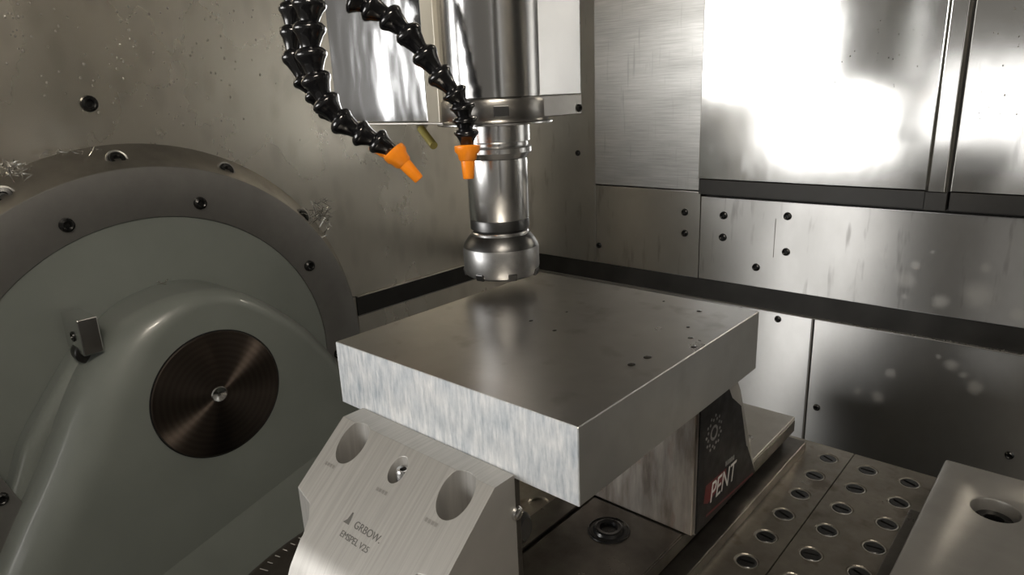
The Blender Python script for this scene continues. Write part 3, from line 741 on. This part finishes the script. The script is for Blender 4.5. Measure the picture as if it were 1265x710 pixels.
# ================================================================== swarf, drops
def swarf(name, label, p, n, spread, size, rad, cat='swarf', flat=None, kind='stuff'):
    vs_, fs = [], []
    for i in range(n):
        c = Vector(p) + Vector([random.gauss(0, s) for s in spread])
        d = Vector([random.uniform(-1, 1) for _ in range(3)]).normalized(); u = d.orthogonal().normalized()
        L = size*random.uniform(.4, 1.2); cv = random.uniform(-1, 1)*L*.8
        path = [c + d*(L*(k/5-.5)) + u*(cv*((k/5-.5)**2)) for k in range(6)]
        v, f = tube(path, [rad*.4, rad, rad*1.1, rad, rad*.8, rad*.3], 4); o = len(vs_)
        vs_ += v; fs += [tuple(a+o for a in ff) for ff in f]
    ob = link(name, mesh(vs_, fs), mt['swarf'], origin=p)
    return tag(ob, label, cat, None, kind)
def rim(a, x=-.735): a = math.radians(a); return Vector((x, CYR+.410*math.cos(a), CZR+.410*math.sin(a)))
swarf('swarf_clump', 'tangle of bright aluminium chips on the trunnion rim near the corner', onx(395, 269, -.710), 70, (.005, .015, .018), .028, .0007)
swarf('swarf_clump', 'bright curled chips around a bolt on the trunnion rim', onx(15, 209, -.728), 34, (.006, .010, .007), .022, .0011)
swarf('swarf_clump', 'row of thin chips lying along the top of the trunnion rim', rim(100, -.735)+Vector((0, 0, .014)), 14, (.003, .036, .0015), .020, .0009)
pz_ = onx(200, 350, XFc+.012)
swarf('swarf_clump', 'single flat chip pile on top of the painted arm', pz_, 5, (.004, .008, .001), .013, .0011)
vs_, fs = [], []
for i in range(150):
    x = random.uniform(.07, .45); c = Vector((x, YW-.003+random.uniform(-.002, .002), ZB0+.0008+random.uniform(0, .0008)))
    d = Vector((random.uniform(-1, 1), random.uniform(-.3, .3), random.uniform(-.25, .25))).normalized(); L = random.uniform(.001, .005)
    v, f = tube([c-d*L*.5, c+d*L*.5], random.uniform(.0003, .0008), 4); o = len(vs_); vs_ += v; fs += [tuple(a+o for a in ff) for ff in f]
tag(link('swarf_scatter', mesh(vs_, fs), mt['swarf'], origin=(.3, YW, ZB0)), 'fine bright chips scattered along the lip of the back wall', 'swarf', None, 'stuff')
def drops(name, label, places, mat='drop', hs=1):
    vs_, fs = [], []
    for (p, n, r, st) in places:
        n = Vector(n); u = Vector((0, 0, 1)) if abs(n.z) < .5 else Vector((0, 1, 0)); w = n.cross(u)
        o = len(vs_); K = 8
        for (a, h) in ((1, 0), (.8, .45), (.4, .75)):
            for k in range(K):
                t = 2*PI*k/K; vs_.append(Vector(p) + (u*math.cos(t)*st + w*math.sin(t))*r*a + n*r*h*hs)
        vs_.append(Vector(p) + n*r*.85*hs)
        for L in range(2):
            for k in range(K): fs.append((o+L*K+k, o+L*K+(k+1) % K, o+(L+1)*K+(k+1) % K, o+(L+1)*K+k))
        for k in range(K): fs.append((o+2*K+k, o+2*K+(k+1) % K, o+3*K))
    ob = link(name, mesh(vs_, fs), mt[mat], smooth='all', origin=places[0][0])
    return tag(ob, label, 'droplets', None, 'stuff')
pl = []
for i in range(150):
    x, y = random.uniform(5, 400), abs(random.gauss(0, 1))*62+4
    if i % 3 == 0: x, y = random.gauss(180, 70), random.gauss(95, 35)
    if y > 175 or x < 0: continue
    pl.append((onx(x, y, XL), (1, 0, 0), random.uniform(.0010, .0022), random.uniform(1, 1.6)))
drops('coolant_droplets', 'tiny coolant droplets clinging to the warm stainless side wall', pl)
pl = []
for i in range(60):
    x, y = random.uniform(1030, 1260), random.uniform(10, 160)
    if x > 1140 and x < 1200: continue
    if x < 1060 and y < 60: continue
    pl.append((ony(x, y, YC), (0, -1, 0), random.uniform(.0006, .0012), random.uniform(1, 1.8)))
drops('coolant_droplets', 'tiny coolant droplets on the polished tool changer door', pl)
pl = [(onz(x, y, .0001), (0, 0, 1), r, 1.3) for x, y, r in ((864, 384, .0024), (850, 404, .0016), (853, 417, .0022), (857, 428, .0022), (800, 441, .0030), (780, 450, .0028), (656, 396, .0018), (685, 408, .0018), (700, 385, .0012), (820, 372, .0012))]
drops('oil_droplets', 'dark oil drops on the top of the aluminium slab', pl, 'oil', .12)
